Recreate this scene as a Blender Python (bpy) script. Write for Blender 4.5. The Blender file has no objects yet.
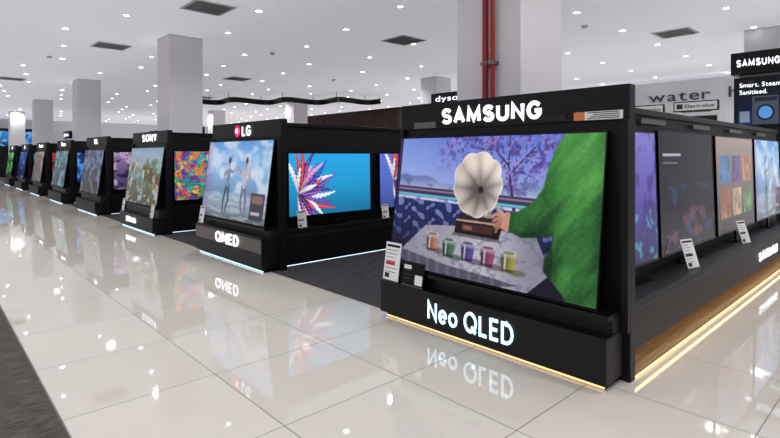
import bpy, math, random
import numpy as np
from mathutils import Matrix, Vector
random.seed(3)
sc = bpy.context.scene
try:
    sc.view_settings.view_transform = 'Standard'
except Exception:
    pass

# ------------------------------------------------------------------ utils
def lin(c):
    out = []
    for v in c:
        v = v/255.0
        out.append(v/12.92 if v <= 0.04045 else ((v+0.055)/1.055)**2.4)
    return out
def L4(c): return (*lin(c), 1.0)

MATS = {}
def mat(name, col, rough=0.5, metal=0.0, emit=None, es=0.0, coat=0.0, spec=0.5):
    if name in MATS: return MATS[name]
    m = bpy.data.materials.new(name); m.use_nodes = True
    b = m.node_tree.nodes['Principled BSDF']
    b.inputs['Base Color'].default_value = L4(col)
    b.inputs['Roughness'].default_value = rough
    b.inputs['Metallic'].default_value = metal
    b.inputs['Specular IOR Level'].default_value = spec
    b.inputs['Coat Weight'].default_value = coat
    if emit is not None:
        b.inputs['Emission Color'].default_value = L4(emit)
        b.inputs['Emission Strength'].default_value = es
    MATS[name] = m
    return m

def noisy(m, scale, amount, col2, stretch=(1, 1, 1), bump=0.0, detail=4):
    nt = m.node_tree; N = nt.nodes; K = nt.links
    b = N['Principled BSDF']
    tc = N.new('ShaderNodeTexCoord'); mp = N.new('ShaderNodeMapping')
    mp.inputs['Scale'].default_value = stretch
    no = N.new('ShaderNodeTexNoise'); no.inputs['Scale'].default_value = scale; no.inputs['Detail'].default_value = detail
    rp = N.new('ShaderNodeValToRGB')
    rp.color_ramp.elements[0].position = 0.5-amount; rp.color_ramp.elements[1].position = 0.5+amount
    rp.color_ramp.elements[0].color = b.inputs['Base Color'].default_value
    rp.color_ramp.elements[1].color = L4(col2)
    K.new(tc.outputs['Object'], mp.inputs['Vector']); K.new(mp.outputs[0], no.inputs['Vector'])
    K.new(no.outputs['Fac'], rp.inputs['Fac']); K.new(rp.outputs['Color'], b.inputs['Base Color'])
    if bump:
        bp = N.new('ShaderNodeBump'); bp.inputs['Strength'].default_value = bump; bp.inputs['Distance'].default_value = 0.01
        K.new(no.outputs['Fac'], bp.inputs['Height']); K.new(bp.outputs[0], b.inputs['Normal'])
    return m

M_black = noisy(mat('black_laminate', (14, 14, 17), 0.42, spec=.28), 3, 0.3, (19, 19, 22))
M_black2 = mat('black_trim', (9, 9, 11), 0.32, spec=.3)
M_char = mat('charcoal_panel', (32, 32, 36), 0.38, spec=.3)
M_bezel = mat('tv_bezel', (16, 16, 18), 0.25, 0.6)
M_tvback = mat('tv_back', (20, 20, 22), 0.5)
M_white = mat('white_paint', (230, 230, 234), 0.6)
M_card = mat('card_white', (240, 240, 242), 0.5)
M_orange = mat('card_orange', (215, 130, 80), 0.5)
M_redtag = mat('card_red', (200, 40, 40), 0.5)
M_ink = mat('card_ink', (35, 35, 40), 0.6)
M_red = noisy(mat('red_pipe_paint', (150, 25, 30), 0.35), 4, 0.3, (165, 30, 35))
M_glow = mat('sign_glow', (255, 255, 255), 0.5, emit=(240, 247, 255), es=1.6)
M_glowc = mat('sign_glow_cyan', (255, 255, 255), 0.5, emit=(172, 226, 255), es=1.6)
M_pink = mat('logo_magenta', (200, 20, 90), 0.4, emit=(225, 30, 110), es=0.7)
M_ledw = mat('led_warm', (255, 230, 170), 0.5, emit=(255, 218, 160), es=1.3)
M_ledu = mat('led_warm_under', (255, 230, 170), 0.5, emit=(255, 204, 135), es=8.0)
M_ledb = mat('led_cool', (220, 240, 255), 0.5, emit=(205, 235, 255), es=1.8)
M_grey = mat('brushed_grey', (120, 118, 118), 0.35, 0.7)
M_strip = mat('dark_bronze_strip', (100, 92, 90), 0.35, 0.3)
M_wood = noisy(mat('oak_plinth', (104, 88, 68), 0.55), 6, 0.25, (146, 124, 98), stretch=(0.6, 9, 9))
M_slat = noisy(mat('walnut_slats', (58, 42, 38), 0.5), 5, 0.25, (88, 64, 56), stretch=(4, 4, 0.5))
M_col = noisy(mat('column_plaster', (240, 238, 242), 0.7), 2, 0.4, (233, 231, 237), bump=0.02)
M_wall = noisy(mat('wall_plaster', (236, 236, 240), 0.7), 1.5, 0.4, (228, 228, 234), bump=0.02)
M_disc = mat('downlight_lens', (255, 255, 255), 0.5, emit=(255, 252, 245), es=14)
M_vent = mat('vent_grille', (150, 150, 156), 0.6)

# ceiling paint with an added overall glow as soft fill light
M_ceil = noisy(mat('ceiling_paint_glow', (228, 228, 234), 0.85, emit=(230, 230, 238), es=0.43), 0.8, 0.4, (222, 222, 230))

# carpet
def carpet(name, a, b):
    return noisy(mat(name, a, 0.95, spec=0.1), 26, 0.16, b, stretch=(0.35, 3.2, 1), bump=0.5, detail=6)
M_carpet = carpet('carpet_weave', (66, 62, 60), (108, 103, 98))
M_carpet2 = carpet('carpet_weave_dark', (48, 47, 50), (88, 86, 89))

# floor tile
def tile_mat():
    m = mat('polished_tile', (214, 209, 200), 0.06)
    nt = m.node_tree; N = nt.nodes; K = nt.links; b = N['Principled BSDF']
    tc = N.new('ShaderNodeTexCoord'); mp = N.new('ShaderNodeMapping')
    mp.inputs['Location'].default_value = (-0.58, 0.25, 0)
    br = N.new('ShaderNodeTexBrick')
    br.offset = 0.0; br.squash = 1.0
    br.inputs['Scale'].default_value = 1.0
    br.inputs['Brick Width'].default_value = 0.9
    br.inputs['Row Height'].default_value = 0.9
    br.inputs['Mortar Size'].default_value = 0.0035
    br.inputs['Mortar Smooth'].default_value = 0.2
    br.inputs['Bias'].default_value = 0.0
    br.inputs['Color1'].default_value = L4((228, 222, 212))
    br.inputs['Color2'].default_value = L4((224, 218, 208))
    br.inputs['Mortar'].default_value = L4((126, 120, 113))
    no = N.new('ShaderNodeTexNoise'); no.inputs['Scale'].default_value = 2.5; no.inputs['Detail'].default_value = 6
    mx = N.new('ShaderNodeMix'); mx.data_type = 'RGBA'; mx.blend_type = 'MULTIPLY'
    rp = N.new('ShaderNodeValToRGB'); rp.color_ramp.elements[0].color = (0.95, 0.95, 0.95, 1); rp.color_ramp.elements[1].color = (1, 1, 1, 1)
    mx.inputs['Factor'].default_value = 1.0
    K.new(tc.outputs['Object'], mp.inputs['Vector']); K.new(mp.outputs[0], br.inputs['Vector'])
    K.new(tc.outputs['Object'], no.inputs['Vector']); K.new(no.outputs['Fac'], rp.inputs['Fac'])
    K.new(br.outputs['Color'], mx.inputs['A']); K.new(rp.outputs['Color'], mx.inputs['B'])
    K.new(mx.outputs['Result'], b.inputs['Base Color'])
    mr = N.new('ShaderNodeMapRange'); mr.inputs['To Min'].default_value = 0.03; mr.inputs['To Max'].default_value = 0.5
    K.new(br.outputs['Fac'], mr.inputs['Value']); K.new(mr.outputs[0], b.inputs['Roughness'])
    b.inputs['IOR'].default_value = 1.65
    return m
M_tile = tile_mat()

# screen material : colours painted per vertex on the flat panel
def screen_mat(name, strength):
    m = bpy.data.materials.new(name); m.use_nodes = True
    nt = m.node_tree; N = nt.nodes; K = nt.links; b = N['Principled BSDF']
    at = N.new('ShaderNodeAttribute'); at.attribute_name = 'Col'
    K.new(at.outputs['Color'], b.inputs['Emission Color'])
    b.inputs['Emission Strength'].default_value = strength
    b.inputs['Base Color'].default_value = (0.004, 0.004, 0.005, 1)
    b.inputs['Roughness'].default_value = 0.05
    b.inputs['IOR'].default_value = 1.3
    return m
M_screen = screen_mat('lcd_screen', 0.97)

# ------------------------------------------------------------------ mesh builder
class MB:
    def __init__(s): s.v = []; s.f = []; s.fm = []; s.m = []
    def mi(s, m):
        if m not in s.m: s.m.append(m)
        return s.m.index(m)
    def poly(s, pts, m):
        b = len(s.v); s.v += [tuple(p) for p in pts]; s.f.append(tuple(range(b, b+len(pts)))); s.fm.append(s.mi(m))
    def box(s, x0, x1, y0, y1, z0, z1, m):
        b = len(s.v)
        s.v += [(x0,y0,z0),(x1,y0,z0),(x1,y1,z0),(x0,y1,z0),(x0,y0,z1),(x1,y0,z1),(x1,y1,z1),(x0,y1,z1)]
        for f in [(0,3,2,1),(4,5,6,7),(0,1,5,4),(1,2,6,5),(2,3,7,6),(3,0,4,7)]:
            s.f.append(tuple(b+i for i in f)); s.fm.append(s.mi(m))
    def prism(s, prof, y0, y1, m):
        b = len(s.v); n = len(prof)
        s.v += [(x, y0, z) for x, z in prof] + [(x, y1, z) for x, z in prof]
        s.f.append(tuple(b+i for i in range(n))); s.fm.append(s.mi(m))
        s.f.append(tuple(b+n+i for i in reversed(range(n)))); s.fm.append(s.mi(m))
        for i in range(n):
            j = (i+1) % n
            s.f.append((b+j, b+i, b+n+i, b+n+j)); s.fm.append(s.mi(m))
    def cyl(s, c, r, h, m, axis='z', seg=16, m_end=None, r2=None):
        b = len(s.v); r2 = r if r2 is None else r2
        for k, (rr, hh) in enumerate(((r, 0), (r2, h))):
            for i in range(seg):
                a = 2*math.pi*i/seg; p = [rr*math.cos(a), rr*math.sin(a), hh]
                if axis == 'x': p = [p[2], p[0], p[1]]
                elif axis == 'y': p = [p[0], p[2], p[1]]
                s.v.append((c[0]+p[0], c[1]+p[1], c[2]+p[2]))
        for i in range(seg):
            j = (i+1) % seg
            s.f.append((b+i, b+j, b+seg+j, b+seg+i)); s.fm.append(s.mi(m))
        e = m_end or m
        s.f.append(tuple(b+i for i in reversed(range(seg)))); s.fm.append(s.mi(e))
        s.f.append(tuple(b+seg+i for i in range(seg))); s.fm.append(s.mi(m))
    def obj(s, name, parent=None, mw=None, bevel=0):
        me = bpy.data.meshes.new(name); me.from_pydata(s.v, [], s.f)
        for m in s.m: me.materials.append(m)
        me.polygons.foreach_set('material_index', s.fm); me.update()
        o = bpy.data.objects.new(name, me); sc.collection.objects.link(o)
        if parent: o.parent = parent
        if mw is not None: o.matrix_local = mw
        if bevel:
            bv = o.modifiers.new('b', 'BEVEL'); bv.width = bevel; bv.segments = 2; bv.limit_method = 'ANGLE'
        return o

FX = Matrix(((0, 0, -1), (-1, 0, 0), (0, 1, 0))).to_4x4()   # text facing -X
FY = Matrix(((1, 0, 0), (0, 0, -1), (0, 1, 0))).to_4x4()    # text facing -Y
# block capitals drawn as strokes on a 1-high grid: (width, [polylines])
def arc(cx, cy, rx, ry, a0, a1, n=10):
    return [(cx+rx*math.cos(math.radians(a0+(a1-a0)*i/n)), cy+ry*math.sin(math.radians(a0+(a1-a0)*i/n))) for i in range(n+1)]
GL = {
 'S': (.62, [arc(.31, .75, .29, .25, 20, 270)+arc(.31, .25, .31, .25, 90, -160)]),
 'A': (.72, [[(0, 0), (.36, 1), (.72, 0)], [(.12, .30), (.60, .30)]]),
 'a_': (.72, [[(0, 0), (.36, 1), (.72, 0)]]),
 'M': (.86, [[(0, 0), (.04, 1), (.43, .12), (.82, 1), (.86, 0)]]),
 'U': (.66, [[(0, 1), (0, .34)]+arc(.33, .33, .33, .33, 180, 360)+[(.66, 1)]]),
 'N': (.66, [[(0, 0), (0, 1), (.66, 0), (.66, 1)]]),
 'G': (.72, [arc(.38, .5, .38, .5, 40, 330, 18)+[(.72, .46), (.42, .46)]]),
 'Q': (.86, [arc(.43, .5, .43, .5, 90, 450, 24), [(.52, .28), (.84, -.04)]]),
 'O': (.86, [arc(.43, .5, .43, .5, 90, 450, 24)]),
 'E': (.52, [[(.52, 1), (0, 1), (0, 0), (.52, 0)], [(0, .52), (.46, .52)]]),
 'L': (.48, [[(0, 1), (0, 0), (.48, 0)]]),
 'D': (.68, [[(0, 0), (0, 1), (.26, 1)]+arc(.26, .5, .42, .5, 90, -90, 14)+[(0, 0)]]),
 'Y': (.68, [[(0, 1), (.34, .46), (.68, 1)], [(.34, .46), (.34, 0)]]),
 'e': (.54, [[(.02, .34), (.54, .34)]+arc(.28, .33, .27, .33, 5, 320, 16)]),
 'o': (.58, [arc(.29, .33, .29, .33, 90, 450, 20)]),
 'R': (.60, [[(0, 0), (0, 1), (.34, 1)]+arc(.34, .74, .25, .26, 90, -90, 10)+[(0, .48)], [(.30, .48), (.60, 0)]]),
 'B': (.60, [[(0, 0), (0, 1), (.32, 1)]+arc(.32, .765, .22, .235, 90, -90, 8)+[(0, .53)], [(.32, .53)]+arc(.34, .265, .26, .265, 90, -90, 8)+[(0, 0)]]),
 'V': (.70, [[(0, 1), (.35, 0), (.70, 1)]]),
 'I': (.02, [[(.01, 0), (.01, 1)]]),
}
def block_text(body, name, h, pos, facing, m, parent, thick=.2, gap=.30, width=None, depth=.008):
    """raised letters built from mitred strokes (thick, gap in cap heights)"""
    V = []; F = []; cur = thick/2; t = thick/2
    def slab(quad):
        b = len(V)
        for z in (0, 1):
            for (x, y) in quad: V.append((x, y, z))
        n = len(quad)
        F.append(tuple(b+n+i for i in range(n))); F.append(tuple(b+i for i in reversed(range(n))))
        for i in range(n): F.append((b+i, b+(i+1) % n, b+n+(i+1) % n, b+n+i))
    for ch in body:
        if ch == ' ': cur += .38; continue
        w, pls = GL[ch]
        for pl in pls:
            # squeeze strokes so their outer edge stays inside the cap height
            P = [(cur+x, t+y*(1-thick)) for x, y in pl]; closed = math.hypot(P[0][0]-P[-1][0], P[0][1]-P[-1][1]) < 1e-4
            n = len(P); Ls = []; Rs = []
            for i in range(n):
                def nrm(a, b_):
                    dx, dy = b_[0]-a[0], b_[1]-a[1]; L = math.hypot(dx, dy) or 1; return (-dy/L, dx/L)
                if closed: n1 = nrm(P[i-1] if i > 0 else P[-2], P[i]); n2 = nrm(P[i], P[i+1] if i < n-1 else P[1])
                else: n1 = nrm(P[max(i-1, 0)], P[max(i, 1)]); n2 = nrm(P[min(i, n-2)], P[min(i+1, n-1)])
                mx_, my_ = n1[0]+n2[0], n1[1]+n2[1]; L = math.hypot(mx_, my_) or 1; mx_, my_ = mx_/L, my_/L
                k = t/max(.55, mx_*n1[0]+my_*n1[1])
                Ls.append((P[i][0]+mx_*k, P[i][1]+my_*k)); Rs.append((P[i][0]-mx_*k, P[i][1]-my_*k))
            for i in range(n-1): slab([Rs[i], Rs[i+1], Ls[i+1], Ls[i]])
        cur += w+gap+thick*.0
    tot = cur-gap+thick/2
    sx = h if width is None else width/tot
    mw = Matrix.Translation(pos) @ facing @ Matrix.Diagonal((sx, h, depth, 1)) @ Matrix.Translation((-tot/2, -.5, 0))
    me = bpy.data.meshes.new(name); me.from_pydata(V, [], F); me.materials.append(m); me.transform(mw); me.update()
    o = bpy.data.objects.new(name, me); sc.collection.objects.link(o); o.parent = parent
    return o

def glyph_mesh(body, ext):
    cu = bpy.data.curves.new('t', 'FONT'); cu.body = body
    cu.align_x = 'LEFT'; cu.align_y = 'CENTER'; cu.size = 1.0
    cu.extrude = ext; cu.resolution_u = 4
    tmp = bpy.data.objects.new('t', cu); sc.collection.objects.link(tmp)
    dg = bpy.context.evaluated_depsgraph_get(); dg.update()
    me = bpy.data.meshes.new_from_object(tmp.evaluated_get(dg))
    bpy.data.objects.remove(tmp)
    return me
def text(body, name, h, pos, facing, m, parent=None, width=None, depth=0.006, align='CENTER', gap=.12):
    s = h/0.72
    V = []; F = []
    lines = body.split('\n'); wmax = 0
    for li, ln in enumerate(lines):
        cur = 0
        for ch in ln:
            if ch == ' ': cur += .30; continue
            me = glyph_mesh(ch, depth/s)
            co = np.empty(len(me.vertices)*3); me.vertices.foreach_get('co', co); co = co.reshape(-1, 3)
            x0, x1 = co[:, 0].min(), co[:, 0].max()
            base = len(V)
            V += [(p[0]-x0+cur, p[1]-li*1.15, p[2]) for p in co.tolist()]
            F += [tuple(base+i for i in f.vertices) for f in me.polygons]
            cur += (x1-x0)+gap*.72
            bpy.data.meshes.remove(me)
        wmax = max(wmax, cur-gap*.72)
    sx = s if width is None else width/wmax
    off = -wmax/2 if align == 'CENTER' else 0
    mw = Matrix.Translation(pos) @ facing @ Matrix.Diagonal((sx, s, s, 1)) @ Matrix.Translation((off, 0, 0))
    me = bpy.data.meshes.new(name); me.from_pydata(V, [], F); me.materials.append(m); me.transform(mw); me.update()
    o = bpy.data.objects.new(name, me); sc.collection.objects.link(o)
    if parent: o.parent = parent
    return o

# ------------------------------------------------------------------ painters
def vnoise(x, y, seed=0):
    rng = np.random.RandomState(seed); T = rng.rand(64, 64)
    xi = np.floor(x).astype(int); yi = np.floor(y).astype(int)
    fx = x-xi; fy = y-yi; fx = fx*fx*(3-2*fx); fy = fy*fy*(3-2*fy)
    a = T[xi % 64, yi % 64]; b = T[(xi+1) % 64, yi % 64]; c = T[xi % 64, (yi+1) % 64]; d = T[(xi+1) % 64, (yi+1) % 64]
    return (a*(1-fx)+b*fx)*(1-fy)+(c*(1-fx)+d*fx)*fy
def fbm(x, y, seed=0, o=4):
    r = 0; a = 0.5
    for i in range(o):
        r = r+a*vnoise(x*2**i, y*2**i, seed+i); a /= 2
    return r
def inpoly(u, v, pts):
    m = np.zeros(u.shape, bool); n = len(pts)
    for i in range(n):
        x1, y1 = pts[i]; x2, y2 = pts[(i+1) % n]
        if y1 == y2: continue
        c = ((y1 > v) != (y2 > v)) & (u < (x2-x1)*(v-y1)/(y2-y1)+x1)
        m ^= c
    return m.astype(float)
def blur(a, n=1):
    for _ in range(n):
        for ax in (0, 1):
            p = np.concatenate([np.take(a, [0], ax), a, np.take(a, [-1], ax)], ax)
            k = a.shape[ax]
            a = (np.take(p, range(0, k), ax)+2*np.take(p, range(1, k+1), ax)+np.take(p, range(2, k+2), ax))/4
    return a
def spline(pts, k=6):
    out = []; n = len(pts)
    for i in range(n):
        p0, p1, p2, p3 = (np.array(pts[(i+j-1) % n], float) for j in range(4))
        for t in np.linspace(0, 1, k, endpoint=False):
            out.append(tuple(.5*((2*p1)+(-p0+p2)*t+(2*p0-5*p1+4*p2-p3)*t*t+(-p0+3*p1-3*p2+p3)*t**3)))
    return out
def blend(img, mask, col):
    col = np.array(col, float)
    if col.ndim == 1: col = col[None, None, :]
    return img*(1-mask[..., None])+col*mask[..., None]
def grad(v, stops):
    out = np.zeros(v.shape+(3,))
    ps = [s[0] for s in stops]
    for k in range(3): out[..., k] = np.interp(v, ps, [s[1][k] for s in stops])
    return out
def smooth(a, b, x):
    t = np.clip((x-a)/(b-a), 0, 1); return t*t*(3-2*t)
def caps(u, v, A, a, b, r1, r2):
    dx, dy = (b[0]-a[0])*A, b[1]-a[1]; t = np.clip(((u-a[0])*A*dx+(v-a[1])*dy)/(dx*dx+dy*dy+1e-9), 0, 1)
    d = np.hypot((u-a[0])*A-t*dx, v-a[1]-t*dy)-(r1+(r2-r1)*t)
    return smooth(.004, -.004, d)

def p_gramophone(u, v):
    A = 1.70
    x = u*A
    img = grad(v, [(0, (60, 60, 110)), (0.5, (162, 172, 224)), (0.75, (136, 152, 222)), (1, (96, 116, 208))])
    img = blend(img, smooth(.5, .0, u)*.4*(v > .5), (156, 184, 232))
    hill = 0.64+0.07*vnoise(u*6, u*0, 4)+0.03*vnoise(u*18, u*0, 5)
    img = blend(img, smooth(0.0, 0.02, hill-v), grad(v, [(0.5, (200, 208, 230)), (0.6, (168, 180, 216)), (0.7, (104, 118, 178))]))
    img = blend(img, smooth(.5, .56, fbm(x*16, v*22, 88, 3))*smooth(0, .01, hill-.03-v)*.6, (84, 96, 150))
    for (a, b, w) in (((0.66, 0.5), (0.62, 0.8), 0.012), ((0.62, 0.8), (0.52, 0.95), 0.007), ((0.63, 0.74), (0.74, 0.93), 0.007), ((0.62, 0.8), (0.62, 1), 0.006), ((.55, .9), (.40, .93), .005), ((.7, .86), (.78, .84), .004)):
        img = blend(img, caps(u, v, A, a, b, w, w*.5), (58, 40, 76))
    env = smooth(.60, .86, v+.10*np.sin(u*11+1))*smooth(.20, .34, u)*(1-smooth(.80, .9, u))
    n = fbm(x*26, v*26, 7, 4); bm = smooth(0.49, 0.56, n+.12*(fbm(x*5, v*5, 70, 2)-.4))*env
    img = blend(img, bm*0.8, (84, 70, 152))
    n2 = fbm(x*40, v*40, 17, 3); img = blend(img, env*smooth(0.5, 0.56, n2)*0.7, (166, 140, 212))
    n2 = fbm(x*44, v*44, 27, 3); img = blend(img, env*smooth(0.53, 0.58, n2)*0.6, (60, 50, 118))
    sill = 0.53-0.05*u
    img = blend(img, smooth(.04, .034, np.abs(v-sill-0.06)), (60, 54, 84))
    img = blend(img, smooth(.012, .006, np.abs(v-sill-0.035)), (96, 186, 208))
    img = blend(img, smooth(.009, .004, np.abs(v-sill-0.075)), (150, 116, 150))
    img = blend(img, ((u < 0.018)).astype(float), (50, 46, 76))
    seat = smooth(.005, -.005, v-sill)
    sc_ = grad(v, [(0, (18, 18, 44)), (.5, (36, 42, 92))])
    img = blend(img, seat, sc_)
    wx = x*52+3.2*vnoise(x*9, v*9, 60); wy = v*58+3.2*vnoise(x*9, v*9, 61)
    pat = np.sin(wx)*np.sin(wy)+.6*np.sin(wx*.5+wy)
    img = blend(img, seat*smooth(0.35, 0.7, pat)*(.35+.55*smooth(.1, .5, v)), (118, 134, 190))
    img = blend(img, seat*smooth(0.5, 0.9, -pat)*.5, (50, 46, 104))
    img = blend(img, smooth(.16, .0, u)*seat*smooth(.5, .1, v)*.5, (16, 14, 36))
    img = blend(img, inpoly(u, v, [(0, 0), (.2, 0), (.16, .14), (0, .22)])*.7, (22, 20, 42))
    # table cloth
    tab = inpoly(u, v, [(.07, .13), (.21, .335), (.47, .37), (.76, .36), (.83, .14), (.74, .0), (.62, .0)])
    cl = grad(u, [(0, (140, 138, 158)), (.5, (186, 182, 192)), (.85, (132, 130, 150))])
    sh = .82+.36*fbm(x*4, v*5, 90, 3)
    img = blend(img, tab, cl*sh[..., None])
    lace = smooth(.52, .60, fbm(x*26, v*32, 31, 3))*tab
    img = blend(img, lace*.5, (104, 102, 130))
    fall = inpoly(u, v, [(.07, .13), (.05, .06), (.2, .0), (.62, .0), (.70, .03), (.60, .045), (.35, .07)])
    img = blend(img, fall, (80, 78, 98))
    img = blend(img, fall*smooth(.2, .9, np.sin(u*110+v*8))*.5, (116, 112, 130))
    img = blend(img, inpoly(u, v, [(.74, 0), (.84, .15), (.80, .3), (1, .3), (1, 0)]), (24, 22, 34))
    # gramophone case
    img = blend(img, inpoly(u, v, [(.36, .29), (.61, .28), (.60, .305), (.375, .315)])*.6, (60, 52, 66))
    case = inpoly(u, v, [(.375, .31), (.60, .30), (.615, .40), (.585, .455), (.42, .46), (.38, .40)])
    img = blend(img, case, grad(v, [(.3, (24, 14, 20)), (.46, (50, 34, 40))]))
    img = blend(img, inpoly(u, v, [(.38, .395), (.61, .39), (.61, .405), (.38, .41)]), (176, 150, 122))
    img = blend(img, inpoly(u, v, [(.43, .44), (.575, .435), (.57, .462), (.44, .466)]), (135, 126, 134))
    img = blend(img, inpoly(u, v, [(.41, .33), (.57, .325), (.57, .375), (.41, .38)]), (70, 42, 42))
    img = blend(img, inpoly(u, v, [(.42, .34), (.47, .34), (.46, .37), (.42, .37)])*.7, (150, 112, 90))
    img = blend(img, caps(u, v, A, (.54, .45), (.56, .56), .018, .03), (150, 138, 132))
    img = blend(img, caps(u, v, A, (.53, .45), (.55, .56), .005, .008), (225, 215, 205))
    # horn (fluted flower)
    cx, cy = .475*A, .665; dx = x-cx; dy = v-cy; th = np.arctan2(dy, dx); r = np.hypot(dx*1.03, dy*0.95)
    R = .205*(1+.09*np.abs(np.cos(4.5*th+.25))+.015*np.sin(3*th))
    horn = smooth(0.004, -0.004, r-R)
    ccx, ccy = cx+.034, cy-.04
    th2 = np.arctan2(v-ccy, x-ccx)
    flute = np.abs(np.cos(4.5*th2+.25))
    rr = r/R
    rc = np.hypot(x-ccx, v-ccy)/.22
    tone = np.clip(.32+.50*smooth(.05, .95, rc)+0.24*(flute-.6)*smooth(.1, .6, rc)+0.12*np.sin(th+0.8)-.08*smooth(.75, .3, rc), 0, 1.0)
    hc = np.stack([60+180*tone, 52+174*tone, 54+160*tone], -1)
    img = blend(img, horn, hc)
    img = blend(img, smooth(.034, .012, np.hypot(x-ccx, v-ccy)), (44, 32, 34))
    img = blend(img, horn*smooth(.94, .98, rr)*.6, (248, 242, 234))
    # drinking glasses
    for (cu, cv, col) in ((.255, .215, (178, 114, 86)), (.35, .19, (56, 104, 62)), (.452, .185, (78, 60, 136)), (.553, .175, (140, 54, 92)), (.65, .165, (150, 148, 56))):
        w = .032; h = .062
        hw = w*(1+.15*(v-cv)/h)
        body = smooth(.003, -.003, np.abs(u-cu)-hw)*smooth(.005, -.005, np.abs(v-cv)-h)
        sh = smooth(1.3, .4, ((u-cu-.04)/.045)**2+((v-cv+h*.9)/.022)**2)
        img = blend(img, sh*.5, tuple(c*.45 for c in col))
        tone = .5+.55*smooth(0, 1, (u-cu)/w*.5+.5)
        img = blend(img, body*.88, np.array(col)[None, None, :]*tone[..., None])
        img = blend(img, body*smooth(.006, .002, np.abs(u-cu+.014))*.75, (225, 225, 235))
        img = blend(img, body*(v > cv+h*.5)*.5, (180, 180, 204))
        img = blend(img, body*(v < cv-h*.7)*.6, (40, 30, 46))
        el = (((u-cu)/(w*1.14))**2+((v-cv-h)/.015)**2)
        img = blend(img, smooth(1.15, .9, el)*.85, (200, 196, 214))
        img = blend(img, smooth(.7, .5, el)*.7, tuple(c*.7 for c in col))
    # person in knitted pullover, reaching to the horn
    bp = [(.865, 1.02), (.825, .93), (.795, .8), (.778, .66), (.745, .575), (.69, .51), (.645, .475), (.63, .42), (.655, .36), (.70, .335),
          (.77, .35), (.828, .372), (.825, .30), (.80, .22), (.80, .15), (.835, .10), (.88, .03), (.90, -.03), (1.03, -.03), (1.03, 1.02)]
    body = blur(inpoly(u, v, bp), 2)
    ang = .95; px_ = x*math.cos(ang)+v*math.sin(ang); py_ = -x*math.sin(ang)+v*math.cos(ang)
    wv = py_+.05*vnoise(px_*4, py_*4, 9)
    f1 = fbm(px_*2.6, wv*11, 44, 3); f2 = fbm(px_*7, wv*24, 45, 3)
    knit = fbm(px_*160, py_*50, 71, 2)
    shade = smooth(.0, .09, u-.775-.10*np.clip(.5-v, 0, 1))
    t = np.clip(.20+.22*smooth(.2, 1, v)+.22*shade+.62*(f1-.45)+.25*(f2-.45)+.22*(knit-.38)-.12*smooth(.95, 1., u), 0, 1.)
    gc = grad(t, [(0, (16, 42, 22)), (.25, (38, 86, 42)), (.5, (66, 132, 62)), (.75, (98, 168, 84)), (1, (150, 204, 118))])
    img = blend(img, body, gc)
    img = blend(img, body*smooth(.06, .0, v-(.335+.25*np.abs(u-.70)))*(u < .83)*.55, (12, 38, 22))
    # hand : palm + fingers
    skin = (196, 144, 124)
    hp = [(.655, .365), (.645, .485), (.61, .475), (.588, .44), (.60, .385)]
    img = blend(img, blur(inpoly(u, v, spline(hp)), 1), skin)
    for k in range(4):
        a = (.608-.003*k, .458-.024*k); m_ = (.582+.002*k, .470-.030*k); b = (.560+.008*k, .452-.034*k)
        c = tuple(c-12*k for c in skin)
        img = blend(img, caps(u, v, A, a, m_, .0125, .011), c)
        img = blend(img, caps(u, v, A, m_, b, .011, .0085), c)
        img = blend(img, caps(u, v, A, (a[0], a[1]-.012), (m_[0], m_[1]-.013), .002, .002)*.5, (120, 70, 60))
    img = blend(img, caps(u, v, A, (.615, .47), (.588, .50), .013, .009), (206, 154, 134))
    img = blend(img, inpoly(u, v, [(.640, .355), (.664, .36), (.664, .49), (.646, .485)]), (34, 84, 38))
    return blur(img, 1)

def p_couple(u, v):
    A = 1.75; x = u*A
    img = grad(v, [(0, (84, 96, 106)), (.12, (130, 146, 156)), (.28, (150, 170, 190)), (.34, (110, 140, 175)), (.6, (140, 184, 222)), (1, (92, 150, 214))])
    c = fbm(x*3, v*5, 3, 5); img = blend(img, smooth(.42, .62, c)*.75*(v > .34), (214, 226, 240))
    w = fbm(x*5, v*40, 5, 3); img = blend(img, (v < .33)*smooth(.4, .6, w)*.5, (200, 206, 214))
    img = blend(img, smooth(.22, .0, u+.1*c)*.6, (128, 92, 150))
    def fig(cx, s, shirt, trou, hair):
        nonlocal img
        C = lambda a, b, r1, r2, col: blend(img, caps(u, v, A, (cx+a[0]*s, a[1]), (cx+b[0]*s, b[1]), r1, r2), col)
        skin = (176, 136, 120)
        img = C((-.015, .42), (-.045, .24), .036, .024, trou); img = C((-.045, .24), (-.04, .06), .024, .016, trou)
        img = C((.015, .42), (.03, .25), .036, .024, trou); img = C((.03, .25), (.0, .08), .024, .016, trou)
        img = C((0, .44), (0, .60), .042, .052, shirt)
        img = C((.02, .62), (.07, .60), .022, .017, shirt); img = C((.07, .60), (.12, .67), .015, .011, skin)
        img = C((-.02, .62), (-.07, .54), .022, .017, shirt); img = C((-.07, .54), (-.06, .66), .015, .011, skin)
        img = C((0, .65), (0, .70), .016, .016, skin); img = C((0.003, .735), (0.003, .75), .03, .03, skin); img = C((-.006, .75), (-.004, .77), .033, .028, hair)
    fig(.40, 1, (120, 140, 168), (70, 84, 110), (60, 46, 44))
    fig(.66, -1, (190, 180, 190), (110, 110, 135), (84, 60, 50))
    img = blend(img, inpoly(u, v, [(.78, .04), (.97, .04), (.97, .36), (.78, .36)])*.85, (52, 44, 56))
    img = blend(img, inpoly(u, v, [(.80, .24), (.95, .24), (.95, .33), (.80, .33)])*.8, (150, 110, 100))
    img = blend(img, inpoly(u, v, [(.80, .10), (.92, .10), (.92, .14), (.80, .14)])*.8, (210, 210, 215))
    return blur(img, 1)
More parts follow.
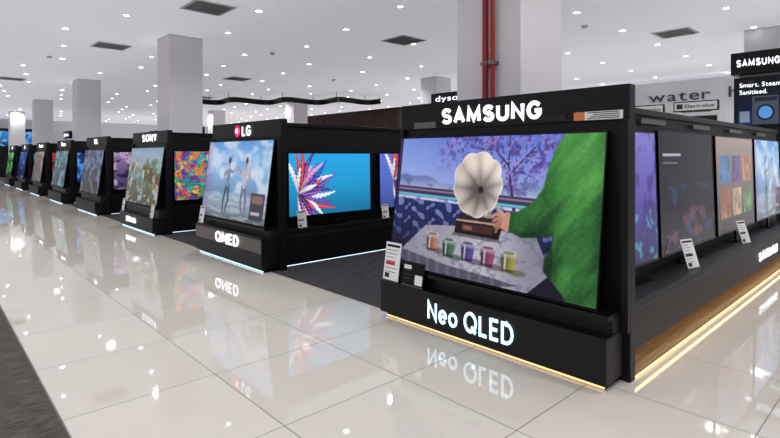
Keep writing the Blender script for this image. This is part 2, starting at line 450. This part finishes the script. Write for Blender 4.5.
def p_feather(u, v, blue=(40, 158, 216), cx=.10, cy=.35):
    A = 1.72; x = u*A
    img = grad(v, [(0, tuple(c*.75 for c in blue)), (.5, blue), (1, tuple(min(255, c*1.1) for c in blue))])
    cols = [(235, 240, 250), (205, 46, 60), (110, 40, 150), (30, 60, 170), (230, 140, 190), (240, 240, 250), (60, 30, 110), (110, 60, 160)]
    for k in range(34):
        a = -1.3+3.1*((k*7) % 34)/34.0; Ln = .35+.5*((k*11) % 13)/13; w = .04
        ca, sa = math.cos(a), math.sin(a)
        dx = x-cx*A; dy = v-cy; p = dx*ca+dy*sa; q = -dx*sa+dy*ca-.45*p*p*(1 if k % 2 else -1)
        t = p/Ln
        wd = w*np.sin(np.pi*np.clip(t, 0, 1))**.7*(1+.3*np.sin(t*60+k))
        m = ((np.abs(q) < wd) & (t > 0) & (t < 1)).astype(float)
        tone = .7+.5*np.clip(t, 0, 1)
        img = blend(img, m, np.clip(np.array(cols[k % 8])[None, None, :]*tone[..., None], 0, 255))
        img = blend(img, ((np.abs(q) < wd*.15) & (t > 0) & (t < 1)).astype(float)*.6, (250, 250, 255))
    return blur(img, 1)
def p_rocks(u, v):
    A = 1.75; x = u*A
    img = grad(v, [(0, (70, 80, 78)), (.4, (104, 128, 130)), (.7, (150, 168, 176)), (1, (120, 146, 170))])
    n = fbm(x*5, v*6, 12, 5); img = blend(img, smooth(.48, .56, n)*(1-smooth(.6, .8, v)), (92, 78, 50))
    img = blend(img, smooth(.52, .6, fbm(x*9, v*12, 22, 4))*.7*(1-smooth(.5, .9, v)), (206, 208, 200))
    img = blend(img, smooth(.5, .58, fbm(x*7, v*7, 23, 4))*.6*(v > .2)*(v < .8), (84, 104, 60))
    return img
def p_garden(u, v):
    A = 1.7; x = u*A
    img = grad(v, [(0, (50, 40, 80)), (.4, (50, 140, 130)), (1, (40, 130, 180))])
    for k, c in enumerate([(220, 196, 60), (60, 160, 70), (200, 60, 110), (40, 170, 180), (220, 120, 60), (100, 60, 140)]):
        n = fbm(x*12+k*3.1, v*12+k*1.7, 50+k, 4); img = blend(img, smooth(.54, .6, n), c)
    return img
def p_darkui(u, v):
    img = grad(v, [(0, (14, 18, 34)), (1, (14, 16, 24))])
    img = blend(img, inpoly(u, v, [(.06, .74), (.30, .74), (.30, .752), (.06, .752)]), (100, 104, 120))
    img = blend(img, inpoly(u, v, [(.06, .80), (.36, .80), (.36, .825), (.06, .825)]), (170, 176, 196))
    n = fbm(u*12, v*7, 5, 3); img = blend(img, smooth(.5, .6, n)*.5*(v < .55), (60, 84, 140))
    n = fbm(u*9, v*9, 15, 4); img = blend(img, smooth(.54, .6, n)*.6*(v < .35), (130, 70, 90))
    return img
def p_lilac(u, v):
    img = grad(v, [(0, (30, 32, 80)), (.5, (96, 84, 172)), (1, (130, 122, 204))])
    n = fbm(u*8, v*8, 8, 4); img = blend(img, smooth(.5, .62, n)*.6, (56, 46, 110))
    n = fbm(u*14, v*14, 9, 4); img = blend(img, smooth(.5, .62, n)*.7*(v < .4), (90, 170, 190))
    return img
def p_room(u, v):
    img = grad(v, [(0, (50, 46, 56)), (.35, (110, 96, 92)), (1, (160, 146, 142))])
    for i in range(3):
        for j in range(2):
            c = [(170, 110, 84), (72, 120, 170), (186, 164, 124), (104, 84, 144), (104, 144, 98), (180, 126, 104)][i*2+j]
            m = ((np.abs(u-(.2+.3*i)) < .12) & (np.abs(v-(.3+.36*j)) < .15)).astype(float)
            img = blend(img, m*.85, np.array(c)[None, None, :]*(.6+.9*fbm(u*20, v*12, i*2+j, 3))[..., None])
    return img
def p_flat(c1, c2, seed):
    def f(u, v):
        img = grad(v, [(0, c2), (1, c1)])
        n = fbm(u*7, v*5, seed, 4); img = blend(img, smooth(.45, .6, n)*.7, tuple(min(255, 60+c) for c in c1))
        n = fbm(u*9, v*8, seed+30, 4); img = blend(img, smooth(.52, .6, n)*.7, tuple(c*.5 for c in c2))
        return img
    return f
def p_ad(u, v):
    img = grad(v, [(0, (24, 44, 84)), (.5, (12, 20, 40)), (1, (6, 8, 14))])
    def R(a, b, c, d, col, k=1.):
        nonlocal img
        img = blend(img, ((u > a) & (u < b) & (v > c) & (v < d)).astype(float)*k, col)
    R(.18, .48, .0, .62, (70, 76, 90)); R(.20, .46, .5, .59, (30, 34, 44))
    img = blend(img, ((((u-.33)*1.7)**2+(v-.26)**2) < .03).astype(float), (20, 26, 40))
    img = blend(img, ((((u-.33)*1.7)**2+(v-.26)**2) < .018).astype(float), (90, 150, 220))
    R(.52, 1, .0, .6, (52, 110, 190)); R(.03, .15, .05, .3, (190, 200, 220), .6)
    return img

def linarr(a):
    a = np.clip(a, 0, 255)/255.
    return np.where(a <= .04045, a/12.92, ((a+.055)/1.055)**2.4)
def painted(name, w, h, fn, nx, parent, y=-.003, x0=None, z0=0, material=None):
    ny = max(8, int(nx*h/w)); x0 = -w/2 if x0 is None else x0
    us, vs = np.meshgrid(np.linspace(0, 1, nx+1), np.linspace(0, 1, ny+1))
    img = linarr(fn(us, vs))
    co = np.stack([x0+us*w, np.full(us.shape, y), z0+vs*h], -1).reshape(-1, 3)
    idx = np.arange((nx+1)*(ny+1)).reshape(ny+1, nx+1)
    fc = np.stack([idx[:-1, :-1], idx[:-1, 1:], idx[1:, 1:], idx[1:, :-1]], -1).reshape(-1, 4)
    me = bpy.data.meshes.new(name)
    me.from_pydata(co.tolist(), [], fc.tolist())
    at = me.color_attributes.new('Col', 'FLOAT_COLOR', 'POINT')
    cc = np.concatenate([img.reshape(-1, 3), np.ones((img.size//3, 1))], 1).astype(np.float32)
    at.data.foreach_set('color', cc.ravel())
    me.materials.append(material or M_screen)
    o = bpy.data.objects.new(name, me); sc.collection.objects.link(o)
    o.parent = parent
    return o

RZX = Matrix.Rotation(math.radians(-90), 4, 'Z')
def television(pos, w, h, fn, nx=160, facing='X', tilt=0.0):
    """pos = bottom-centre of the screen plane"""
    b = MB(); e = .012
    b.box(-w/2-e, w/2+e, 0, .022, -e-.006, h+e, M_bezel)
    b.box(-w/2-e, w/2+e, -.005, 0, -e-.006, -.001, M_bezel)
    b.box(-w/2-e, w/2+e, -.005, 0, h+.001, h+e, M_bezel)
    b.box(-w/2-e, -w/2-.001, -.005, 0, 0, h, M_bezel)
    b.box(w/2+.001, w/2+e, -.005, 0, 0, h, M_bezel)
    b.box(-w*.36, w*.36, .022, .034, h*.08, h*.6, M_tvback)
    if facing != 'X':
        b.box(-.05, .05, .005, .03, -.13, -.01, M_bezel)
        b.box(-.25, .25, -.06, .06, -.14, -.128, M_bezel)
    rot = {'X': RZX, 'Y': Matrix.Identity(4), 'Y+': Matrix.Rotation(math.pi, 4, 'Z')}[facing]
    mw = Matrix.Translation(pos) @ rot @ Matrix.Rotation(-tilt, 4, 'X')
    o = b.obj('television', mw=mw)
    painted('screen', w, h, fn, nx, o)
    return o

def price_card(pos, w, h, facing='X', yaw=0, tilt=.15, dark=False, rows=6, red=False):
    b = MB(); body = M_black2 if dark else M_card; ink = M_grey if dark else M_ink
    b.box(-w/2, w/2, 0, .004, 0, h, body)
    b.box(-w/2, w/2, .004, .030, 0, .012, M_black2)
    b.box(-w/2, w/2, -.004, 0, 0, .008, M_grey)
    rnd = random.Random(int(pos[0]*100+pos[1]*10))
    if not dark:
        b.box(-w*.42, w*.42, -.001, 0, h*.88, h*.94, M_black2)
        b.box(-w*.40, w*.20, -.001, 0, h*.42, h*.50, M_redtag if red else M_ink)
        b.box(-w*.40, -w*.1, -.001, 0, h*.08, h*.20, M_ink)
    else:
        b.box(-w*.44, -w*.1, -.001, 0, h*.7, h*.86, M_card)
        b.box(w*.1, w*.44, -.001, 0, h*.10, h*.5, M_card)
    for i in range(rows):
        z = h*(.80-.66*i/rows); l = rnd.uniform(.3, .8)*w
        if dark: l *= .55
        b.box(-w*.42, -w*.42+l, -.001, 0, z-h*.007, z+h*.007, ink)
    mw = Matrix.Translation(pos) @ (RZX if facing == 'X' else Matrix.Identity(4)) @ Matrix.Rotation(yaw, 4, 'Z') @ Matrix.Rotation(-tilt, 4, 'X')
    return b.obj('price_card', mw=mw)

# ------------------------------------------------------------------ display stands
TOP = 1.97
def display_stand(Y0, Y1, led, base_h=.33, ledge=.47, xend=9.6, wall_top=1.90, side_y=.30, shelf=None, strip=False, warm_side=False):
    b = MB()
    b.box(3.42, 3.50, Y0, Y1, 0, TOP, M_black)                 # main end panel
    b.box(3.405, 3.42, Y0, Y1, 1.735, TOP, M_black)            # header fascia
    b.box(3.38, 3.42, Y0, Y0+.05, base_h, 1.735, M_black)      # side cheeks
    b.box(3.38, 3.42, Y1-.05, Y1, base_h, 1.735, M_black)
    b.prism([(3.20, ledge-.03), (3.42, ledge-.03), (3.42, ledge+.01), (3.20, ledge)], Y0+.05, Y1-.05, M_black2)
    b.box(3.27, 3.42, Y0+.05, Y1-.05, base_h, ledge-.03, M_char)
    b.box(3.15, 3.42, Y0+.04, Y1+.02, .05, base_h, M_black)    # base box
    b.box(3.148, 3.42, Y0+.04, Y1+.02, base_h, base_h+.012, M_black2)
    b.box(3.20, 3.42, Y0+.07, Y1-.02, 0, .05, M_black2)        # recessed kick
    b.box(3.188, 3.20, Y0+.07, Y1-.02, .008, .018, led)
    if strip:
        b.box(3.143, 3.15, Y0+.04, Y1+.02, base_h-.19, base_h-.02, M_strip)
    # hollow gondola behind the end panel
    b.box(3.50, xend, Y0+side_y, Y0+side_y+.06, 0, wall_top, M_black)
    b.box(3.50, xend, Y1-.06, Y1, 0, wall_top, M_black)
    b.box(xend, xend+.06, Y0+side_y, Y1, 0, wall_top, M_black)
    b.box(3.50, xend, Y0+side_y-.03, Y0+side_y, wall_top-.05, wall_top, M_black2)
    sd = shelf or .16
    ys = Y0+side_y-sd
    if warm_side:
        b.box(3.50, xend, ys, Y0+side_y, .17, .50, M_black)
        b.box(3.50, xend, ys-.004, Y0+side_y, .44, .455, M_char)
        b.box(3.50, xend, Y0+side_y-.05, Y0+side_y, 0, .17, M_wood)
        b.box(3.44, xend, ys-.02, Y0+side_y-.05, 0, .03, M_wood)
        b.box(3.44, xend, ys-.026, ys-.02, .004, .016, M_ledw)
        b.box(3.52, xend, ys+.04, ys+.06, .160, .17, M_ledu)
    else:
        b.box(3.50, xend, ys, Y0+side_y, .06, .50, M_black)
        b.box(3.50, xend, ys+.03, Y0+side_y, 0, .06, M_black2)
        b.box(3.50, xend, ys+.018, ys+.03, .01, .018, led)
        b.box(3.50, xend, ys-.004, Y0+side_y, .40, .412, M_char)
    return b.obj('display_stand', bevel=.003)

# --- stand 1
s1 = display_stand(1.36, 3.50, M_ledw, wall_top=1.88, side_y=.30, shelf=.27, warm_side=True)
block_text('Sa_MSUNG'.replace('a_', 'A'), 'header_letters', .14, (3.398, 2.485, 1.84), FX, M_glow, s1, thick=.22, gap=.40, width=.98)
block_text('Neo QLED', 'base_letters', .165, (3.142, 2.49, .195), FX, M_glowc, s1, thick=.15, gap=.32, width=.84)
block_text('SAMSUNG', 'shelf_letters', .105, (7.62, 1.384, .31), FY, M_glow, s1, thick=.22, gap=.40, width=1.0, depth=.006)
lb = MB(); lb.box(3.395, 3.405, 1.40, 1.74, 1.742, 1.800, M_card); lb.box(3.394, 3.395, 1.66, 1.74, 1.742, 1.800, M_orange)
for k in range(4): lb.box(3.394, 3.395, 1.42, 1.64-.02*(k % 3), 1.750+.013*k, 1.756+.013*k, M_ink)
lb.box(3.395, 3.405, 1.80, 2.02, 1.745, 1.79, M_char)
lb.box(3.395, 3.405, 3.05, 3.32, 1.745, 1.80, M_grey)
lb.obj('header_label', parent=s1)
lb = MB()
for k in range(4): lb.box(4.3+1.3*k, 4.85+1.3*k, 1.622, 1.63, 1.76, 1.80, M_grey)
lb.obj('shelf_labels', parent=s1)
T = math.atan(.155/1.165)
television((3.225, 2.485, .497), 1.97, 1.165, p_gramophone, 640, 'X', T)
television((4.04, 1.585, .64), 1.02, 1.04, p_lilac, 120, 'Y', .03)
television((5.40, 1.585, .64), 1.52, 1.06, p_darkui, 200, 'Y', .03)
television((7.10, 1.585, .64), 1.60, 1.06, p_room, 160, 'Y', .03)
television((8.78, 1.585, .64), 1.50, 1.06, p_couple, 120, 'Y', .03)
price_card((3.16, 3.40, .345), .20, .35, 'X', rows=7, red=True)
price_card((3.16, 3.12, .345), .26, .21, 'X', dark=True, rows=4)
price_card((5.0, 1.44, .50), .17, .26, 'Y', yaw=-.25, tilt=.3, rows=7)
price_card((6.85, 1.44, .50), .17, .26, 'Y', yaw=-.25, tilt=.3, rows=7)

# --- stand 2
s2 = display_stand(5.73, 7.80, M_ledb, base_h=.44, ledge=.56, strip=True, wall_top=1.94)
block_text('LG', 'header_letters', .15, (3.398, 6.65, 1.845), FX, M_glow, s2, thick=.18, gap=.34)
d = MB(); d.cyl((3.405, 6.93, 1.845), .085, -.012, M_pink, 'x', 24); d.obj('header_emblem', parent=s2)
text('G', 'emblem_mark', .07, (3.388, 6.93, 1.845), FX, M_glow, s2)
block_text('QNED', 'base_letters', .15, (3.135, 6.72, .335), FX, M_glow, s2, thick=.18, gap=.38, width=.72)
television((3.225, 6.82, .585), 1.96, 1.12, p_couple, 320, 'X', T)
television((4.40, 5.965, .66), 1.45, .86, p_feather, 300, 'Y', .02)
television((6.06, 5.965, .66), 1.45, .86, lambda u, v: p_feather(u, v, (90, 110, 200), .2, .5), 160, 'Y', .02)
television((7.75, 5.965, .66), 1.45, .86, p_garden, 100, 'Y', .02)
price_card((3.85, 5.90, .5), .14, .24, 'Y', tilt=.15)
price_card((5.4, 5.90, .5), .14, .22, 'Y', tilt=.15)
price_card((3.17, 7.70, .455), .17, .26, 'X')
# --- stand 3
s3 = display_stand(9.80, 11.90, M_ledb, base_h=.30, ledge=.5, wall_top=1.94)
block_text('SONY', 'header_letters', .15, (3.398, 10.8, 1.845), FX, M_glow, s3, thick=.17, gap=.45, width=.85)
block_text('BRAVIA', 'base_letters', .11, (3.14, 11.1, .19), FX, M_glow, s3, thick=.17, gap=.42)
television((3.225, 10.85, .53), 1.96, 1.12, p_rocks, 200, 'X', T)
television((4.35, 10.035, .62), 1.45, .95, p_garden, 160, 'Y', .02)
television((6.0, 10.035, .62), 1.45, .95, p_couple, 100, 'Y', .02)
price_card((3.17, 9.98, .315), .17, .26, 'X')
price_card((3.17, 11.8, .315), .17, .26, 'X')
# --- further stands
cfg = [(14.0, 'TCL', p_flat((70, 90, 120), (40, 36, 40), 3), p_flat((150, 120, 160), (60, 50, 90), 5)),
       (18.1, 'Hisense', p_flat((60, 120, 130), (30, 40, 50), 6), p_flat((40, 110, 190), (30, 40, 90), 7)),
       (22.2, 'Panasonic', p_flat((120, 100, 90), (50, 40, 40), 8), p_flat((170, 60, 60), (60, 30, 50), 9)),
       (26.3, 'JBL', p_flat((60, 90, 160), (20, 30, 70), 10), p_flat((80, 160, 190), (40, 60, 80), 11)),
       (30.4, 'LED', p_flat((90, 170, 90), (30, 70, 40), 12), p_flat((60, 150, 80), (20, 60, 40), 13))]
for (y, tx, f1, f2) in cfg:
    st = display_stand(y, y+2.1, M_ledb, base_h=.32, ledge=.5, wall_top=1.94)
    text(tx, 'header_letters', .13, (3.398, y+1.05, 1.845), FX, M_glow, st, gap=.2)
    television((3.225, y+1.05, .53), 1.9, 1.1, f1, 80, 'X', T)
    television((4.35, y+.235, .62), 1.45, .95, f2, 80, 'Y', .02)
    television((6.0, y+.235, .62), 1.45, .95, f1, 60, 'Y', .02)

# unseen dark display wall with sets, added to darken the side screens' reflections
g = MB()
g.box(3.2, 16.0, -3.9, -3.7, 0, 2.6, M_black); g.box(3.2, 16.0, -3.7, -3.4, .08, .5, M_black); g.box(3.2, 16.0, -3.7, -3.43, 0, .08, M_black2)
g.box(3.2, 16.0, -3.72, -3.66, 2.45, 2.6, M_char)
g.obj('reflection_gondola', bevel=.003)
for i, f in enumerate((p_rocks, p_lilac, p_couple, p_garden, p_room, p_feather)):
    television((4.4+2.05*i, -3.62, .72), 1.6, .95, f, 60, 'Y+', .02)

# ------------------------------------------------------------------ room shell
H = 4.0; X0, X1, Y0, Y1 = -7.0, 20.0, -7.0, 44.0
b = MB(); b.box(X0, X1, Y0, Y1, -.1, 0, M_tile); b.obj('floor')
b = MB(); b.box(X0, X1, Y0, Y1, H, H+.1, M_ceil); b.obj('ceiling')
b = MB(); b.box(X1, X1+.15, Y0, Y1, 0, H, M_wall); b.obj('wall_right')
b = MB(); b.box(X0-.15, X0, Y0, Y1, 0, H, M_wall); b.obj('wall_left')
b = MB(); b.box(X0, X1, Y1, Y1+.15, 0, H, M_wall); b.obj('wall_back')
b = MB(); b.box(X0, X1, Y0-.15, Y0, 0, H, M_wall); b.obj('wall_front')
b = MB(); b.box(X0+.01, .58, Y0+.01, 40, 0, .004, M_carpet); b.obj('floor_carpet_walkway')
b = MB(); b.box(3.30, 11.0, 3.53, 34, 0, .004, M_carpet2); b.obj('floor_carpet_bay')
b = MB(); b.box(.578, .588, Y0+.01, 40, 0, .006, M_grey); b.obj('trim_1')

def column(x, y, s=.35):
    b = MB()
    b.box(x-s, x+s, y-s, y+s, 0, H, M_col)
    b.box(x-s-.012, x+s+.012, y-s-.012, y+s+.012, 0, .12, M_white)
    b.box(x-s-.006, x+s+.006, y-s-.006, y+s+.006, H-.03, H, M_white)
    return b.obj('column', bevel=.006)
for (x, y) in ((4.1, 2.75), (4.1, 11.05), (4.1, 19.35), (4.1, 27.65), (12.45, 2.25), (12.3, 11.05), (12.3, 19.35), (12.3, 27.65), (4.1, 36)):
    column(x, y)
b = MB()
for yy in (2.655, 2.735):
    b.cyl((3.705, yy, 1.0), .020 if yy < 2.7 else .028, 3.0, M_red, 'z', 14)
    for z in (2.3, 3.3): b.box(3.68, 3.75, yy-.035, yy+.035, z, z+.03, M_grey)
b.obj('sprinkler_pipe')

# ------------------------------------------------------------------ ceiling fittings
b = MB()
def dl(x, y, r=.05):
    b.cyl((x, y, H-.012), r*1.35, .014, M_white, 'z', 14)
    b.cyl((x, y, H-.016), r, .006, M_disc, 'z', 12)
x = -5.2
while x < 19.5:
    y = -5
    k = 0
    while y < 43:
        ox = .3*((k % 3)-1)
        if not any(abs(x+ox-cx) < .5 and abs(y-cy) < .5 for cx, cy in ((4.1, 2.75), (4.1, 11.05), (4.1, 19.35), (12.45, 2.25), (12.3, 11.05), (12.3, 19.35))):
            dl(x+ox, y, .055 if k % 2 else .045)
        y += 1.85; k += 1
    x += 1.9
b.obj('ceiling_downlights')

for (x, y) in ((3.57, 8.36), (3.2, 12.8), (7.7, 7.85), (11.3, 3.6), (7.6, 15.5), (2.2, 20.5), (9.0, 21.5), (14.9, 8.9)):
    b = MB(); s = .3
    b.box(x-s-.05, x+s+.05, y-s-.05, y-s, H-.02, H, M_white); b.box(x-s-.05, x+s+.05, y+s, y+s+.05, H-.02, H, M_white)
    b.box(x-s-.05, x-s, y-s, y+s, H-.02, H, M_white); b.box(x+s, x+s+.05, y-s, y+s, H-.02, H, M_white)
    b.box(x-s, x+s, y-s, y+s, H-.006, H, M_black2)
    for i in range(8):
        yy = y-s+.02+i*.072; b.box(x-s, x+s, yy, yy+.052, H-.018, H-.006, M_vent)
    b.obj('air_vent')
for (x, y) in ((5.3, 5.2), (6.3, 11), (2.4, 15.2), (10, 13.5), (9.4, 4.6)):
    b = MB(); b.cyl((x, y, H-.05), .045, .03, M_white, 'z', 16, r2=.06); b.cyl((x, y, H-.02), .065, .02, M_white, 'z', 16); b.obj('smoke_detector')

# wavy bulkhead ribbon
b = MB(); n = 110; pts = []; Z0, Z1 = 3.60, 3.80
for i in range(n+1):
    t = i/n; x = 8.3+t*5.4; y = 20.4-t*5.1; w = .55*math.sin(t*math.pi*7)
    pts.append((x+w*.69, y+w*.73))
for i in range(n):
    (ax, ay), (bx, by) = pts[i], pts[i+1]
    b.poly([(ax, ay, Z0), (bx, by, Z0), (bx, by, Z1), (ax, ay, Z1)], M_black2)
    b.poly([(ax+.12, ay+.12, Z0), (bx+.12, by+.12, Z0), (bx+.12, by+.12, Z1), (ax+.12, ay+.12, Z1)], M_black2)
    b.poly([(ax, ay, Z0), (bx, by, Z0), (bx+.12, by+.12, Z0), (ax+.12, ay+.12, Z0)], M_black2)
    b.poly([(ax, ay, Z1), (bx, by, Z1), (bx+.12, by+.12, Z1), (ax+.12, ay+.12, Z1)], M_black2)
for i in range(4, n, 16):
    ax, ay = pts[i]; b.cyl((ax+.06, ay+.06, Z0), .012, 4.0-Z0, M_black2, 'z', 8)
b.obj('wavy_ceiling_baffle')

# ------------------------------------------------------------------ background
b = MB(); b.box(14.1, 14.25, 14.6, 24.2, 0, 3.35, M_slat)
y = 14.62
while y < 24.15:
    b.box(14.06, 14.1, y, y+.06, .1, 3.33, M_slat); y += .12
b.box(14.04, 14.3, 14.55, 24.25, 3.35, 3.42, M_black2)
b.obj('slat_feature_wall')

def sign_tower(x, ya, yb, ztop, sign_h, body, txt, tm, txth, name='sign_tower', face=M_black2):
    b = MB()
    b.box(x, x+.35, ya, yb, 0, ztop-sign_h-.03, body)
    b.box(x-.03, x+.38, ya-.04, yb+.04, ztop-sign_h, ztop, face)
    b.box(x+.04, x+.31, ya+.05, yb-.05, ztop-sign_h-.03, ztop-sign_h, M_grey)
    o = b.obj(name, bevel=.004)
    text(txt, 'sign_letters', txth, (x-.035, (ya+yb)/2, ztop-sign_h/2), FX, tm, o, width=(yb-ya)*.78, gap=.16)
    return o
sign_tower(11.6, 9.15, 10.55, 3.38, .36, M_black, 'dyson', M_glow, .17)
sign_tower(15.2, 10.0, 11.0, 3.2, .3, M_black, 'dyson', M_glow, .15)
# appliance tower at right
k = MB()
k.box(11.7, 12.05, 1.2, 2.68, 0, 3.0, M_black)
k.box(11.64, 12.05, 1.16, 2.72, 3.06, 3.48, M_black2)
k.box(11.75, 12.05, 1.3, 2.6, 3.0, 3.06, M_grey)
kio = k.obj('appliance_display_tower', bevel=.004)
block_text('SAMSUNG', 'sign_letters', .14, (11.635, 2.28, 3.27), FX, M_glow, kio, thick=.2, gap=.42, width=.68)
ad = painted('advert_panel', 1.36, .88, p_ad, 160, kio)
ad.matrix_local = Matrix.Translation((11.69, 1.94, 2.08)) @ RZX
text('Smart. Steam.\nSanitised.', 'advert_text', .085, (11.675, 2.58, 2.84), FX, M_glow, kio, align='LEFT', depth=.002, gap=.12)

# white appliance shop-front with wording
b = MB()
b.box(17.6, 18.0, 3.0, 9.5, 2.45, 3.85, M_white)
b.box(17.65, 18.0, 3.0, 3.2, 0, 2.45, M_white); b.box(17.65, 18.0, 9.3, 9.5, 0, 2.45, M_white)
b.box(17.9, 18.0, 3.2, 9.3, 0, 2.45, M_wall)
for z in (.5, 1.1, 1.7): b.box(17.6, 17.9, 3.2, 9.3, z, z+.03, M_grey)
po = b.obj('appliance_shopfront', bevel=.004)
text('water  h', 'wording', .33, (17.58, 5.15, 3.36), FX, mat('sign_ink', (60, 60, 66), 0.5), po, width=2.5, depth=.01, gap=.14)
def brand_box(x, ya, yb, z, txt):
    b = MB(); b.box(x, x+.6, ya, yb, 0, z-.30, M_white)
    b.box(x-.012, x, ya+.05, yb-.05, .1, z-.4, M_char)
    b.box(x+.0, x+.10, ya+.02, yb-.02, z-.27, z, M_black2); b.box(x-.01, x, ya+.05, yb-.05, z-.24, z-.03, M_card)
    b.box(x+.02, x+.08, ya+.2, yb-.2, z-.30, z-.27, M_grey)
    b.box(x-.014, x-.01, yb-.25, yb-.10, z-.20, z-.07, M_ink)
    o = b.obj('appliance_cabinet', bevel=.004)
    text(txt, 'sign_letters', .09, (x-.012, (ya+yb)/2-.1, z-.135), FX, M_ink, o, width=(yb-ya)*.62, gap=.15)
brand_box(15.0, 5.05, 6.05, 2.90, 'Electrolux')
brand_box(15.0, 3.75, 4.85, 2.93, 'Electrolux')
for (x, y, h, c) in ((16.0, 7.2, 2.75, M_char), (16.6, 9.8, 2.9, M_black)):
    b = MB(); b.box(x, x+.7, y, y+.92, .03, h, c); b.box(x-.012, x, y+.01, y+.45, .1, h-.02, c); b.box(x-.012, x, y+.47, y+.91, .1, h-.02, c)
    b.box(x-.04, x-.012, y+.41, y+.43, .9, 1.6, M_grey); b.box(x-.04, x-.012, y+.49, y+.51, .9, 1.6, M_grey); b.box(x+.02, x+.68, y+.02, y+.9, 0, .03, M_black2)
    b.obj('refrigerator', bevel=.004)

# far video wall and sign towers (left distance)
vw = MB(); vw.box(1.0, 6.9, 42.6, 42.9, 0, 3.3, M_black); vwo = vw.obj('video_wall', bevel=.004)
for i in range(3):
    s = painted('screen', 1.75, 1.0, p_flat((60, 140, 210), (30, 60, 120), 20+i), 50, vwo)
    s.matrix_local = Matrix.Translation((2.05+1.95*i, 42.59, 2.1))
for (x, y, h, t, c) in ((9.9, 24.5, 2.9, 'audio', M_black), (9.9, 28.6, 2.9, 'SONOS', M_black), (6.8, 36.5, 3.0, 'phones', M_white), (10.6, 32, 3.0, 'BOSE', M_char)):
    sign_tower(x, y, y+1.6, h, .45, c, t, M_glow, .22)

# ------------------------------------------------------------------ lights
def spot(x, y, p=82, col=(1, .975, .94)):
    l = bpy.data.lights.new('downlight', 'SPOT'); l.energy = p; l.spot_size = math.radians(160); l.spot_blend = .6
    l.shadow_soft_size = .10; l.color = col
    o = bpy.data.objects.new('downlight_lamp', l); o.location = (x, y, H-.06); sc.collection.objects.link(o)
for i in range(6):
    for j in range(11):
        spot(-3.4+3.7*i, -3.5+3.9*j)
w = bpy.data.worlds.new('w'); sc.world = w; w.use_nodes = True
w.node_tree.nodes['Background'].inputs[0].default_value = (.6, .62, .7, 1); w.node_tree.nodes['Background'].inputs[1].default_value = .1

# ------------------------------------------------------------------ camera
cd = bpy.data.cameras.new('camera'); cam = bpy.data.objects.new('camera', cd); sc.collection.objects.link(cam)
cd.sensor_width = 36; cd.lens = 506/780*36; cd.shift_y = -64/780; cd.clip_start = .05; cd.clip_end = 200
cam.location = (0, 0, 1.5); cam.rotation_euler = (math.radians(90), 0, -math.radians(42.9))
sc.camera = cam
